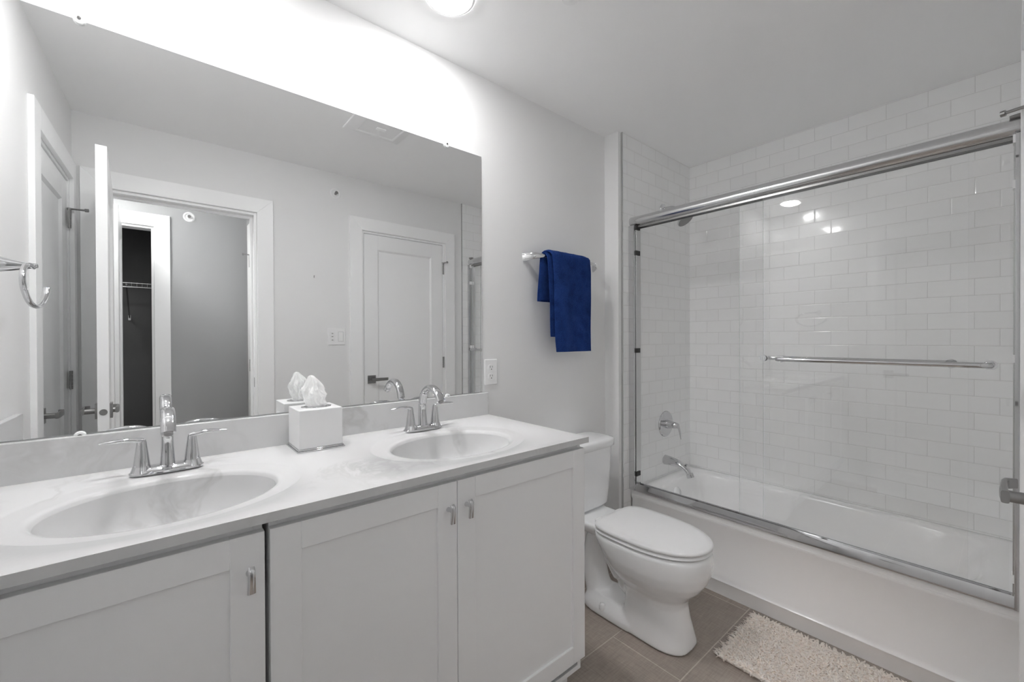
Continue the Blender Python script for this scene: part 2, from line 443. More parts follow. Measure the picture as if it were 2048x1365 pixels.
lbox(bm, LS0 - w, LS0, 0, 0.018, 0, DZ + w); lbox(bm, LS1, 1.552, 0, 0.018, 0, DZ + w); lbox(bm, LS0, LS1, 0, 0.018, DZ, DZ + w)
lbox(bm, LS0, LS0 + 0.016, -0.12, 0, 0, DZ); lbox(bm, LS1 - 0.016, LS1, -0.12, 0, 0, DZ); lbox(bm, LS0 + 0.016, LS1 - 0.016, -0.12, 0, DZ - 0.016, DZ)
struct('trim_6', bm, M['trim'], 'white casing around the door in the left wall', 'door frame', bevel=0.0015)
# hall side-wall casing sliver
bm = bmesh.new(); box(bm, 0.547, -2.34, 0, 0.565, -2.25, DZ + 0.09); box(bm, 0.547, -2.25, DZ, 0.565, YF - TH, DZ + 0.09)
struct('trim_7', bm, M['trim'], 'white casing sliver of another hall door, right of the open doorway', 'door frame', bevel=0.0015)

# baseboards
bm = B(OR + 0.09, YF, 0, CL - 0.09, YF + 0.014, 0.11)
struct('baseboard_front', bm, M['trim'], 'white baseboard between the two doors', 'baseboard', bevel=0.003)
bm = B(XCR - 0.012, -0.014, 0, XW, 0.0, 0.11)
struct('baseboard_back', bm, M['trim'], 'white baseboard along the wall behind the toilet', 'baseboard', bevel=0.003)
bm = B(XW - 0.014, YW - 0.0, 0, XW, -0.014, 0.11)
struct('baseboard_wing', bm, M['trim'], 'short white baseboard on the wing wall beside the toilet', 'baseboard', bevel=0.003)

# doors ---------------------------------------------------------
def shaker_leaf(bm, w_, h, t=0.035, st=0.105, top=0.11, bot=0.20, d=0.010):
    """leaf in local (x: 0..w, y: -t..0, z: 0..h) with a recessed panel on both faces"""
    def fr(y0, y1):
        box(bm, 0, y0, 0, st, y1, h); box(bm, w_ - st, y0, 0, w_, y1, h)
        box(bm, st, y0, h - top, w_ - st, y1, h); box(bm, st, y0, 0, w_ - st, y1, bot)
    fr(-t, 0)
    prof = 0.012
    # bevelled moulding + panel
    for yo, yi in ((0, -d), (-t, -t + d)):
        o4 = [(st, bot), (w_ - st, bot), (w_ - st, h - top), (st, h - top)]
        i4 = [(st + prof, bot + prof), (w_ - st - prof, bot + prof), (w_ - st - prof, h - top - prof), (st + prof, h - top - prof)]
        A = [bm.verts.new((x, yo, z)) for x, z in o4]; Bv = [bm.verts.new((x, yi, z)) for x, z in i4]
        for i in range(4): bm.faces.new((A[i], A[(i + 1) % 4], Bv[(i + 1) % 4], Bv[i]))
        bm.faces.new(Bv)
def place(bm, M4):
    bmesh.ops.transform(bm, matrix=M4, verts=bm.verts)
def lever_set(bm, c, n, along, plate=0.030, pr=0.048):
    """square rose + lever; c centre on door face, n outward normal, along lever direction"""
    c, n, along = Vector(c), Vector(n).normalized(), Vector(along).normalized(); u_ = n.cross(along)
    q = []
    for a, b_ in ((-1, -1), (1, -1), (1, 1), (-1, 1)):
        q.append(c + along * plate * a + u_ * plate * b_)
    loft(bm, [q, [p + n * 0.009 for p in q]])
    sweep(bm, [c + n * 0.008, c + n * pr], 0.011, n=16)
    p = [c + n * (pr - 0.002) - along * 0.012, c + n * pr + along * 0.02, c + n * pr + along * 0.085, c + n * (pr - 0.003) + along * 0.105, c + n * (pr - 0.016) + along * 0.116]
    sweep(bm, p, [0.012, 0.012, 0.0115, 0.011, 0.010], [0.006, 0.006, 0.0045, 0.0045, 0.004], n=16, hint=n, power=4.0)
def hinge_bm(bm, c, axis_len=0.092, r=0.0065, stop=None, leafdir=None):
    c = Vector(c)
    for k in range(5):
        z0 = -axis_len / 2 + k * axis_len / 5
        cyl(bm, c + Vector((0, 0, z0 + 0.0006)), c + Vector((0, 0, z0 + axis_len / 5 - 0.0006)), r, n=12)
    if leafdir is not None:
        l = Vector(leafdir); a = c; q = [a + Vector((0, 0, -axis_len / 2)), a + l + Vector((0, 0, -axis_len / 2)), a + l + Vector((0, 0, axis_len / 2)), a + Vector((0, 0, axis_len / 2))]
        nn = l.normalized().cross(Vector((0, 0, 1))) * 0.0015
        loft(bm, [[p - nn for p in q], [p + nn for p in q]])
    if stop is not None:
        s = Vector(stop); t = c + Vector((0, 0, axis_len / 2 + 0.004))
        sweep(bm, [t - s * 0.15, t + s], 0.0045, n=10)
        sweep(bm, [t + s, t + s * 1.22], 0.0085, n=12)
        cyl(bm, t - Vector((0, 0, 0.004)), t + Vector((0, 0, 0.004)), 0.009, n=14)

# closed door in the front wall
g = 0.003
LW = CR - CL - 0.032 - 2 * g
bm = bmesh.new(); shaker_leaf(bm, LW, DZ - 0.016 - g - 0.01)
place(bm, Matrix.Translation((CL + 0.016 + g, YF - 0.004, 0.01)))
d1 = struct('door_1', bm, M['door'], 'closed white shaker door beside the shower, seen in the mirror', 'door', smooth=20, bevel=0.0012)
bm = bmesh.new(); lever_set(bm, (1.228, YF - 0.004, 0.965), (0, 1, 0), (1, 0, 0)); ob('door_lever', bm, M['nickel'], parent=d1)
for z, st in ((1.855, (0.012, 0.042, 0)), (1.07, None), (0.25, None)):
    bm = bmesh.new(); hinge_bm(bm, (CR - 0.018, YF + 0.004, z), stop=st, leafdir=(0.014, -0.006, 0)); ob('hinge', bm, M['nickel'], parent=d1)

# bathroom door, standing open
HX, HY = -0.207, YF + 0.018
ang = math.atan2(0.725, 0.024)            # leaf direction from the hinge
bm = bmesh.new(); shaker_leaf(bm, 0.707, DZ - 0.03)
M4 = Matrix.Translation((HX, HY, 0.012)) @ Matrix.Rotation(ang, 4, 'Z')
place(bm, M4)
d2 = struct('door_2', bm, M['door'], 'white shaker door standing open into the bathroom, edge towards the mirror', 'door', smooth=20, bevel=0.0012)
ux, uy = cos(ang), sin(ang); nrm = Vector((uy, -ux, 0))      # outward normal of the right face
pc = Vector((HX, HY, 0)) + Vector((ux, uy, 0)) * 0.640
bm = bmesh.new(); lever_set(bm, pc + nrm * 0.035 + Vector((0, 0, 0.975)), nrm, (-ux, -uy, 0), pr=0.024); ob('door_lever', bm, M['nickel'], parent=d2)
bm = bmesh.new(); lever_set(bm, pc + Vector((0, 0, 0.975)), -nrm, (-ux, -uy, 0)); ob('door_lever', bm, M['nickel'], parent=d2)
e = Vector((HX, HY, 0)) + Vector((ux, uy, 0)) * 0.707 + nrm * 0.0175
bm = bmesh.new()
lathe(bm, [(0.0125, 0.0), (0.0125, 0.0012), (0.006, 0.0012), (0.006, 0.006), (0.0, 0.006)], (0, 0, 0), 'y', 20)
place(bm, Matrix.Translation(e + Vector((0, 0, 0.975))) @ Matrix.Rotation(ang - pi / 2, 4, 'Z'))
ob('latch', bm, M['nickel'], parent=d2)
for z in (1.865, 1.07, 0.25):
    bm = bmesh.new(); hinge_bm(bm, (HX - 0.002, HY + 0.002, z)); ob('hinge', bm, M['nickel'], parent=d2)

# door in the left wall (closed, recessed)
bm = bmesh.new()
sw = LS1 - LS0 - 0.032 - 2 * g
shaker_leaf(bm, sw, DZ - 0.03)
la = math.atan2(-1, 0.034)
# local x along +s (towards -y), local -y is the side away from the room
M4 = Matrix.Translation((xl(LS0 + 0.016 + g) - 0.014, -(LS0 + 0.016 + g), 0.01)) @ Matrix.Rotation(la, 4, 'Z') @ Matrix.Scale(-1, 4, (0, 1, 0))
M4 = Matrix.Translation((xl(LS0 + 0.016 + g) - 0.006, -(LS0 + 0.016 + g), 0.01)) @ Matrix.Rotation(la, 4, 'Z')
place(bm, M4)
d3 = struct('door_3', bm, M['door'], 'closed white shaker door in the left wall, behind the towel ring in the mirror', 'door', smooth=20, bevel=0.0012)
ls = LS0 + 0.090
bm = bmesh.new(); lever_set(bm, (xl(ls) - 0.006, -ls, 0.965), (1, 0.034, 0), (0.034, -1, 0)); ob('door_lever', bm, M['nickel'], parent=d3)
for z, st in ((1.865, (0.055, 0.012, 0)), (1.07, None), (0.25, None)):
    hs = LS1 - 0.018
    bm = bmesh.new(); hinge_bm(bm, (xl(hs) + 0.004, -hs, z), stop=st, leafdir=(0.0, 0.03, 0)); ob('hinge', bm, M['nickel'], parent=d3)

# closet door leaf folded out into the hall
bm = bmesh.new(); shaker_leaf(bm, 0.62, DZ - 0.02)
place(bm, Matrix.Translation((-0.214, YH + 0.03, 0.012)) @ Matrix.Rotation(radians(90 - 1.0), 4, 'Z'))
struct('door_4', bm, M['door'], 'white closet door leaf standing open in the hall, a sliver beside the open door', 'door', smooth=20, bevel=0.0012)
# hall side door sliver with hinges
bm = bmesh.new(); box(bm, 0.556, -2.245, 0.01, 0.564, YF - TH - 0.01, DZ - 0.004)
d5 = struct('door_5', bm, M['door'], 'sliver of a white hall door with dark hinges, right edge of the open doorway', 'door', smooth=20)
for z, st in ((1.865, (-0.04, 0.0, 0)), (1.07, None)):
    bm = bmesh.new(); hinge_bm(bm, (0.549, -2.24, z), stop=st); ob('hinge', bm, M['nickel'], parent=d5)

# ------------------------------------------------------------------ mirror and wall things
t = thing('wall_mirror', (0.378, -0.006, 1.029), 'large frameless plate mirror over the double vanity', 'mirror')
bm = bmesh.new(); v = box(bm, -0.366, -0.006, 1.029, 1.111, -0.0005, 2.078)
bm.faces.ensure_lookup_table()
for f in bm.faces:
    f.normal_update()
    f.material_index = 0 if f.calc_center_median().y < -0.0055 else 1
ob('mirror_glass', bm, [M['mirror'], M['mirror_edge']], t, smooth=0)
cl = None
for i, (x, z, lab) in enumerate(((-0.144, 2.078, 'clear plastic mirror clip on the top edge, near the left end'),
                                 (0.931, 2.078, 'clear plastic mirror clip on the top edge, near the right end'),
                                 (-0.150, 1.023, 'clear plastic mirror clip on the bottom edge, behind the left faucet'),
                                 (0.931, 1.023, 'clear plastic mirror clip on the bottom edge, behind the right faucet'))):
    if cl is None:
        cl = thing('mirror_clip', (x, -0.006, z), lab, 'clip', 'clips holding the mirror')
        bm = bmesh.new(); lathe(bm, [(0.0115, 0.0), (0.0125, -0.003), (0.011, -0.006), (0.007, -0.0075), (0.0, -0.0078)], (x, -0.006, z), 'y', 24)
        ob('clip_body', bm, M['clip'], cl)
        bm = bmesh.new(); lathe(bm, [(0.004, -0.007), (0.004, -0.0092), (0.0, -0.0098)], (x, -0.006, z + 0.002), 'y', 16)
        ob('screw_head', bm, M['nickel'], cl)
    else: dup(cl, (x, -0.006, z), lab)

# outlet on the mirror wall
t = thing('wall_outlet', (1.1615, 0, 1.1145), 'white duplex power outlet between mirror and towel bar', 'outlet')
bm = B(1.1255, -0.006, 1.057, 1.1975, 0, 1.172); ob('cover_plate', bm, M['plastic'], t, bevel=0.003, seg=3)
for zc in (1.0945, 1.1345):
    bm = bmesh.new(); loft(bm, [[Vector((p.x, -0.0055, p.y)) for p in sup(1.1615, zc, 0, 0.0165, 0.0145, 3, 32)], [Vector((p.x, -0.0085, p.y)) for p in sup(1.1615, zc, 0, 0.016, 0.014, 3, 32)]])
    f = ob('receptacle', bm, M['plastic'], t)
    bm = bmesh.new()
    for dx in (-0.006, 0.006): box(bm, 1.1615 + dx - 0.001, -0.0089, zc, 1.1615 + dx + 0.001, -0.0083, zc + 0.008)
    cyl(bm, (1.1615, -0.0083, zc - 0.007), (1.1615, -0.0089, zc - 0.007), 0.0026, n=14)
    ob('slots', bm, M['slot'], t, parent=f)

# switch plate on the front wall
t = thing('light_switch', (0.974, YF, 1.285), 'white two-gang plate with timer buttons and a rocker switch, beside the closed door', 'switch')
bm = B(0.914, YF, 1.226, 1.034, YF + 0.006, 1.344); ob('cover_plate', bm, M['plastic'], t, bevel=0.003, seg=3)
bm = B(0.986, YF + 0.005, 1.252, 1.019, YF + 0.009, 1.318); bm2 = B(0.9845, YF + 0.005, 1.2505, 1.0205, YF + 0.0064, 1.3195); ob('rocker_gap', bm2, simple('gap_grey', (0.45, 0.45, 0.45), 0.6), t)
ob('rocker', bm, M['plastic'], t, bevel=0.002)
bm = B(0.928, YF + 0.005, 1.252, 0.961, YF + 0.0075, 1.318); tp = ob('timer_panel', bm, M['plastic'], t, bevel=0.001)
for z in (1.307, 1.285, 1.261):
    bm = B(0.939, YF + 0.0072, z - 0.0025, 0.950, YF + 0.0088, z + 0.0025); ob('timer_button', bm, M['nickel'], t, parent=tp)
bm = bmesh.new(); cyl(bm, (0.828, YF, 1.70), (0.828, YF + 0.008, 1.702), 0.003, n=10); box(bm, 0.826, YF, 1.688, 0.830, YF + 0.003, 1.70)
tag(ob('wall_nail', bm, M['nickel']), 'tiny dark nail in the wall between the two doors', 'nail')

# sprinkler heads
def sprinkler(c, n, lab):
    t = thing('fire_sprinkler', c, lab, 'sprinkler', 'fire sprinklers')
    ax = 'y'
    bm = bmesh.new(); lathe(bm, [(0.037, 0), (0.037, 0.002), (0.030, 0.006), (0.024, 0.004), (0.022, 0.001), (0, 0.001)], c, ax, 36); ob('escutcheon', bm, M['plastic'], t)
    bm = bmesh.new(); lathe(bm, [(0.009, 0.001), (0.009, 0.014), (0.005, 0.016), (0.005, 0.026), (0.011, 0.027), (0.011, 0.029), (0, 0.029)], c, ax, 20); ob('sprinkler_head', bm, M['nickel'], t)
    return t
sp = sprinkler((0.973, YF, 2.297), 1, 'round white wall sprinkler high between the two doors')
dup(sp, (0.194, YH, 2.197), 'round wall sprinkler on the grey hall wall, seen through the open doorway')
t = thing('ceiling_sprinkler', (1.092, -0.555, ZC), 'flat round white cover plate on the ceiling, at the top edge of the photo', 'sprinkler')
bm = bmesh.new(); lathe(bm, [(0.032, -0.0005), (0.034, -0.004), (0.031, -0.007), (0, -0.0075)], (1.092, -0.555, ZC), 'z', 40); ob('cover', bm, M['plastic'], t)

# exhaust fan grille
t = thing('exhaust_fan', (0.951, -0.70, ZC), 'square white exhaust fan cover on the ceiling, seen in the mirror', 'fan')
bm = bmesh.new()
def sq(h, z): return [Vector((0.951 + a * h, -0.700 + b_ * h, z)) for a, b_ in ((-1, -1), (1, -1), (1, 1), (-1, 1))]
loft(bm, [sq(0.160, ZC), sq(0.160, ZC - 0.006), sq(0.112, ZC - 0.022), sq(0.104, ZC - 0.022), sq(0.102, ZC - 0.016)], False, True)
ob('grille', bm, M['plastic'], t, bevel=0.004)
bm = B(0.927, -0.735, ZC - 0.021, 0.978, -0.710, ZC - 0.0155); ob('sensor', bm, simple('sensor_white', (0.95, 0.95, 0.95), 0.3), t, bevel=0.002)

# recessed lamps
lx = ((0.774, 'lit round recessed ceiling lamp over the right sink'), (0.030, 'lit round recessed ceiling lamp over the left sink, only reflected in the shower glass'))
t = thing('recessed_light', (lx[0][0], -0.291, ZC), lx[0][1], 'ceiling light', 'recessed lamps over the vanity')
bm = bmesh.new(); lathe(bm, [(0.086, -0.0005), (0.086, -0.003), (0.078, -0.007), (0.067, -0.005), (0.066, -0.002)], (lx[0][0], -0.291, ZC), 'z', 48, False, False); ob('trim_ring', bm, M['plastic'], t)
bm = bmesh.new(); lathe(bm, [(0.066, -0.0025), (0.0652, -0.0045), (0.062, -0.0075), (0.052, -0.0115), (0.035, -0.0145), (0.016, -0.0160), (0.0, -0.0164)], (lx[0][0], -0.291, ZC), 'z', 48, False, False); ob('lens', bm, M['lamp'], t)
dup(t, (lx[1][0], -0.291, ZC), lx[1][1])
# invented fill lamp in the hall, unseen; brightens tub, toilet and rug
t = thing('hall_fill_light', (-0.44, -1.90, ZC), 'added round fill lamp on the hall ceiling, out of sight behind the camera', 'ceiling light')
bm = bmesh.new(); lathe(bm, [(0.15, -0.0005), (0.15, -0.02), (0.145, -0.022)], (-0.44, -1.90, ZC), 'z', 40, False, False); ob('rim', bm, M['plastic'], t)
bm = bmesh.new(); lathe(bm, [(0.145, -0.022), (0.10, -0.04), (0.0, -0.05)], (-0.44, -1.90, ZC), 'z', 40, False, False); ob('diffuser', bm, M['hall_fill'], t)

# wire closet shelf
t = thing('wire_shelf', (-0.2, -3.0, 1.69), 'white wire shelf in the dark closet', 'shelf')
bm = bmesh.new()
for y in (-3.0, -2.98, -2.70):
    cyl(bm, (-0.69, y, 1.69), (0.235, y, 1.69), 0.003, n=8)
cyl(bm, (-0.69, -2.70, 1.66), (0.235, -2.70, 1.66), 0.003, n=8)
x = -0.68
while x < 0.23:
    cyl(bm, (x, -3.17, 1.693), (x, -2.70, 1.693), 0.0018, n=6); cyl(bm, (x, -2.70, 1.693), (x, -2.70, 1.66), 0.0018, n=6); x += 0.03
ob('wire_deck', bm, M['brushed'], t)
bm = bmesh.new(); cyl(bm, (-0.17, -2.73, 1.68), (-0.17, -3.17, 1.45), 0.005, n=8); box(bm, -0.178, -3.18, 1.43, -0.162, -3.17, 1.47); ob('brace', bm, M['brushed'], t)

# towel ring on the left wall
s = 0.40
t = thing('towel_ring', (xl(s), -s, 1.49), 'open chrome towel ring on the left wall, by the mirror edge', 'towel ring')
bm = bmesh.new()
P = spline([(xl(s), -s, 1.492), (xl(s) + 0.03, -s, 1.491), (xl(s) + 0.06, -s, 1.492), (xl(s) + 0.088, -s, 1.494)], 6)
k = len(P); sweep(bm, P, lerp_list([0.022, 0.020, 0.017, 0.012], k), lerp_list([0.026, 0.019, 0.011, 0.006], k), 20)
ob('post', bm, M['chrome'], t)
rx = xl(s) + 0.080
P = spline([(rx, -0.40, 1.489), (rx, -0.34, 1.4885), (rx, -0.285, 1.476), (rx + 0.001, -0.248, 1.446), (rx + 0.003, -0.255, 1.408), (rx + 0.006, -0.30, 1.377), (rx + 0.009, -0.36, 1.368), (rx + 0.012, -0.42, 1.380), (rx + 0.014, -0.465, 1.408), (rx + 0.015, -0.482, 1.434)], 6)
bm = bmesh.new(); k = len(P); sweep(bm, P, 0.0065, lerp_list([0.006, 0.0072, 0.009], k), 14, hint=Vector((1, 0, 0))); ob('ring', bm, M['chrome'], t)

# ------------------------------------------------------------------ vanity
VT = 0.907
def cabinet_body(x0, x1, lab):
    t = thing('vanity_cabinet', ((x0 + x1) / 2, -0.28, 0), lab, 'cabinet', 'white vanity base cabinets')
    bm = bmesh.new()
    for a, b_ in ((x0, x0 + 0.016), (x1 - 0.016, x1)):
        box(bm, a, -0.563, 0.115, b_, -0.004, 0.760); box(bm, a, -0.563, 0.760, b_, -0.535, VT)
        if a > 1.0: box(bm, a, -0.535, 0.760, b_, -0.004, VT)
    box(bm, x0 + 0.016, -0.563, 0.115, x1 - 0.016, -0.004, 0.131); box(bm, x0 + 0.016, -0.010, 0.131, x1 - 0.016, -0.004, VT)
    box(bm, x0 + 0.016, -0.563, 0.867, x1 - 0.016, -0.545, VT)
    if x1 - x0 > 0.7: box(bm, 0.590, -0.563, 0.131, 0.625, -0.545, 0.867)
    ob('carcass', bm, M['cabinet'], t, bevel=0.001)
    bm = bmesh.new(); box(bm, x0, -0.50, 0.0, x1 - 0.0, -0.02, 0.115); ob('toe_kick', bm, M['cabinet'], t)
    return t
def cab_door(t, x0, x1, z0, z1, kx, kz, st=0.0575):
    yb, yf, d = -0.5635, -0.583, 0.008
    bm = bmesh.new()
    box(bm, x0, yf, z0, x0 + st, yb, z1); box(bm, x1 - st, yf, z0, x1, yb, z1)
    box(bm, x0 + st, yf, z1 - st, x1 - st, yb, z1); box(bm, x0 + st, yf, z0, x1 - st, yb, z0 + st)
    box(bm, x0 + st - 0.001, yf + d, z0 + st - 0.001, x1 - st + 0.001, yb, z1 - st + 0.001)
    dr = ob('cabinet_door', bm, M['cabinet'], t, bevel=0.0012)
    bm = bmesh.new()
    lathe(bm, [(0.0065, yf), (0.0065, yf - 0.003), (0.0045, yf - 0.006), (0.0045, yf - 0.020)], (kx, 0, kz + 0.004), 'y', 18)
    P = spline([(kx, yf - 0.019, kz + 0.022), (kx, yf - 0.024, kz + 0.014), (kx, yf - 0.0245, kz), (kx, yf - 0.0225, kz - 0.026)], 5)
    n_ = len(P); sweep(bm, P, lerp_list([0.0055, 0.0065, 0.0065, 0.0075], n_), lerp_list([0.003, 0.0045, 0.0045, 0.004], n_), 14, hint=Vector((0, 1, 0)), power=3.0)
    k = ob('door_pull', bm, M['chrome'], t, parent=dr); k['label'] = 'small chrome door pull'
ca = cabinet_body(-0.352, 0.1590, 'white shaker vanity cabinet with one door, under the left sink')
cab_door(ca, -0.350, 0.1600, 0.166, 0.889, 0.134, 0.812)
cb = cabinet_body(0.1700, 1.124, 'white shaker vanity cabinet with two doors, under the right sink')
cab_door(cb, 0.1692, 0.6065, 0.166, 0.889, 0.5795, 0.816)
cab_door(cb, 0.6085, 1.1245, 0.166, 0.889, 0.636, 0.816)

# countertop with integral basins
XL0, XM = -0.376, 0.385
t = thing('countertop', (0.38, -0.30, VT), 'white marbled vanity countertop with two oval sinks', 'countertop')
def lshift(p):
    w_ = max(0.0, min(1.0, (-0.20 - p.x) / 0.176)); return Vector((p.x + 0.034 * (-p.y) * w_, p.y, p.z))
NR = 144
bmT = bmesh.new(); basins = []
prev_mid = {}
for (cx, x0, x1) in ((0.021, XL0, XM), (0.752, XM, XCR)):
    cy = -0.335
    angs = [2 * pi * j / NR for j in range(NR)]
    corners = [math.atan2(yy - cy, xx - cx) % (2 * pi) for xx in (x0, x1) for yy in (YCF, -0.004)]
    for c_ in corners:
        j = min(range(NR), key=lambda q: min(abs(angs[q] - c_), 2 * pi - abs(angs[q] - c_))); angs[j] = c_
    def rect(a, z, inset=0.0):
        dx, dy = cos(a), sin(a); ts = []
        if dx > 1e-9: ts.append((x1 - cx) / dx)
        if dx < -1e-9: ts.append((x0 - cx) / dx)
        if dy > 1e-9: ts.append((-0.004 - cy) / dy)
        if dy < -1e-9: ts.append((YCF - cy) / dy)
        t_ = min(ts); return Vector((cx + dx * t_, cy + dy * t_, z))
    def ell(ax, ay, z, dy=0.0):
        out = []
        for a in angs:
            r = 1 / math.sqrt((cos(a) / ax) ** 2 + (sin(a) / ay) ** 2)
            out.append(Vector((cx + r * cos(a), cy + dy + r * sin(a), z)))
        return out
    R = [[lshift(rect(a, ZT)) for a in angs], ell(0.272, 0.222, ZT, 0.012), ell(0.266, 0.217, ZT - 0.0030, 0.012), ell(0.258, 0.210, ZT - 0.0042, 0.011),
         ell(0.222, 0.178, ZT - 0.0055, 0.002), ell(0.212, 0.168, ZT - 0.0070), ell(0.207, 0.1635, ZT - 0.0105), ell(0.204, 0.1605, ZT - 0.017)]
    loft(bmT, R, False, False)
    b2 = bmesh.new()
    Rb = [ell(0.204, 0.1605, ZT - 0.017)]
    for f_, dz in ((0.985, 0.030), (0.96, 0.050), (0.925, 0.070), (0.87, 0.090), (0.79, 0.108), (0.67, 0.122), (0.5, 0.131), (0.3, 0.136), (0.12, 0.139)):
        Rb.append(ell(0.204 * f_, 0.1605 * f_, ZT - dz - 0.004))
    loft(b2, Rb, False, True)
    basins.append((cx, cy, b2))
# skirt: front and right edges
bmesh.ops.remove_doubles(bmT, verts=bmT.verts, dist=0.0004)
xe = xl(0.592) + 0.002
pts_out = [(xe, YCF), (XCR, YCF), (XCR, -0.004), (XL0 + 0.001, -0.004)]
A = [bmT.verts.new((x, y, ZT)) for x, y in pts_out]; Bv = [bmT.verts.new((x, y, VT)) for x, y in pts_out]
for i in range(4): bmT.faces.new((A[i], A[(i + 1) % 4], Bv[(i + 1) % 4], Bv[i]))
# (underside left open around the basins: closed by a thin ring near the edge)
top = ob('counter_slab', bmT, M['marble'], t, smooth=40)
for (cx, cy, b2) in basins:
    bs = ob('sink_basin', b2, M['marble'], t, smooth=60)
    bm = bmesh.new(); lathe(bm, [(0.022, 0.0), (0.022, 0.003), (0.017, 0.004), (0.016, 0.002), (0.0, 0.0015)], (cx, cy, ZT - 0.1435), 'z', 28)
    ob('drain', bm, M['chrome'], t, parent=bs)
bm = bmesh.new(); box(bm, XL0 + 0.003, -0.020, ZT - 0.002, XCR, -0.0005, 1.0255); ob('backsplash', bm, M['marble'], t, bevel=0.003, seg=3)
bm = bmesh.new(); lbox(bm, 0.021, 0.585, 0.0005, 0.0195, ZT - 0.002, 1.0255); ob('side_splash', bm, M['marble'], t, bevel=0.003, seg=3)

# faucets
def faucet(x, y):
    z = ZT
    t = thing('sink_faucet', (x, y, z), 'chrome two-handle faucet behind the left sink', 'faucet', 'chrome faucets on the vanity')
    bm = bmesh.new()
    loft(bm, [sup(x, y, z - 0.0005, 0.076, 0.027, 3, 48), sup(x, y, z + 0.004, 0.076, 0.027, 3, 48), sup(x, y, z + 0.010, 0.068, 0.021, 3, 48), sup(x, y, z + 0.016, 0.058, 0.014, 3, 48)])
    for dx in (-0.051, 0.051): lathe(bm, [(0.0235, 0.004), (0.0205, 0.012), (0.0180, 0.020)], (x + dx, y, z), 'z', 28)
    ob('base_plate', bm, M['chrome'], t, smooth=50)
    bm = bmesh.new()
    P = spline([(x, y + 0.002, z + 0.010), (x, y + 0.006, z + 0.055), (x, y + 0.004, z + 0.098), (x, y - 0.013, z + 0.137), (x, y - 0.048, z + 0.160), (x, y - 0.086, z + 0.157), (x, y - 0.116, z + 0.139), (x, y - 0.132, z + 0.118)], 7)
    k = len(P)
    sweep(bm, P, lerp_list([0.0175, 0.0155, 0.0145, 0.0142, 0.0145, 0.0150, 0.0150], k), lerp_list([0.0165, 0.0135, 0.012, 0.0112, 0.011, 0.0105, 0.010], k), 24, hint=Vector((1, 0, 0)) if False else Vector((0, 0.2, 1)), power=2.6)
    sp_ = ob('spout', bm, M['chrome'], t, smooth=60)
    bm = bmesh.new(); P2 = [Vector((x, y - 0.1312, z + 0.1185)), Vector((x, y - 0.1338, z + 0.1155))]; sweep(bm, P2, 0.009, n=18); ob('aerator', bm, M['nickel'], t, parent=sp_)
    for sg in (-1, 1):
        hx = x + sg * 0.051
        bm = bmesh.new()
        lathe(bm, [(0.0175, 0.018), (0.0150, 0.040), (0.0125, 0.060), (0.0108, 0.072), (0.0100, 0.080), (0.0085, 0.085), (0.0, 0.087)], (hx, y, z), 'z', 28)
        hd = ob('handle', bm, M['chrome'], t, smooth=50)
        bm = bmesh.new()
        P = spline([(hx - sg * 0.004, y, z + 0.0815), (hx + sg * 0.012, y - 0.001, z + 0.0865), (hx + sg * 0.035, y - 0.002, z + 0.0895), (hx + sg * 0.060, y - 0.003, z + 0.0885), (hx + sg * 0.078, y - 0.004, z + 0.0875)], 6)
        k = len(P); sweep(bm, P, lerp_list([0.0085, 0.0095, 0.0100, 0.0075, 0.0025], k), lerp_list([0.0075, 0.0068, 0.0058, 0.0042, 0.0015], k), 18)
        ob('lever', bm, M['chrome'], t, parent=hd, smooth=60)
    return t
fa = faucet(0.020, -0.106)
dup(fa, (0.766, -0.100, ZT), 'chrome two-handle faucet behind the right sink')

# tissue box and tissue
bx0, bx1, by0, by1 = 0.322, 0.449, -0.163, -0.036
t = thing('tissue_box', ((bx0 + bx1) / 2, (by0 + by1) / 2, ZT), 'square white tissue box cover with a chrome base, between the sinks', 'tissue box')
bm = bmesh.new(); box(bm, bx0 - 0.006, by0 - 0.006, ZT, bx1 + 0.006, by1 + 0.006, ZT + 0.0045); box(bm, bx0 - 0.003, by0 - 0.003, ZT + 0.0045, bx1 + 0.003, by1 + 0.003, ZT + 0.009)
ob('base_plate', bm, M['chrome'], t, bevel=0.0015)
bm = B(bx0, by0, ZT + 0.009, bx1, by1, 1.052); ob('cover', bm, simple('box_lacquer', (0.80, 0.80, 0.80), 0.35), t, bevel=0.002)
bm = bmesh.new(); mx_, my_ = (bx0 + bx1) / 2 + 0.003, (by0 + by1) / 2
R = [sup(mx_, my_, 1.0515, 0.045, 0.031, 2.2, 48), sup(mx_, my_, 1.0545, 0.044, 0.030, 2.2, 48), sup(mx_, my_, 1.0545, 0.038, 0.024, 2.2, 48), sup(mx_, my_, 1.0522, 0.036, 0.022, 2.2, 48)]
loft(bm, R, True, True); ob('opening_rim', bm, M['chrome'], t)
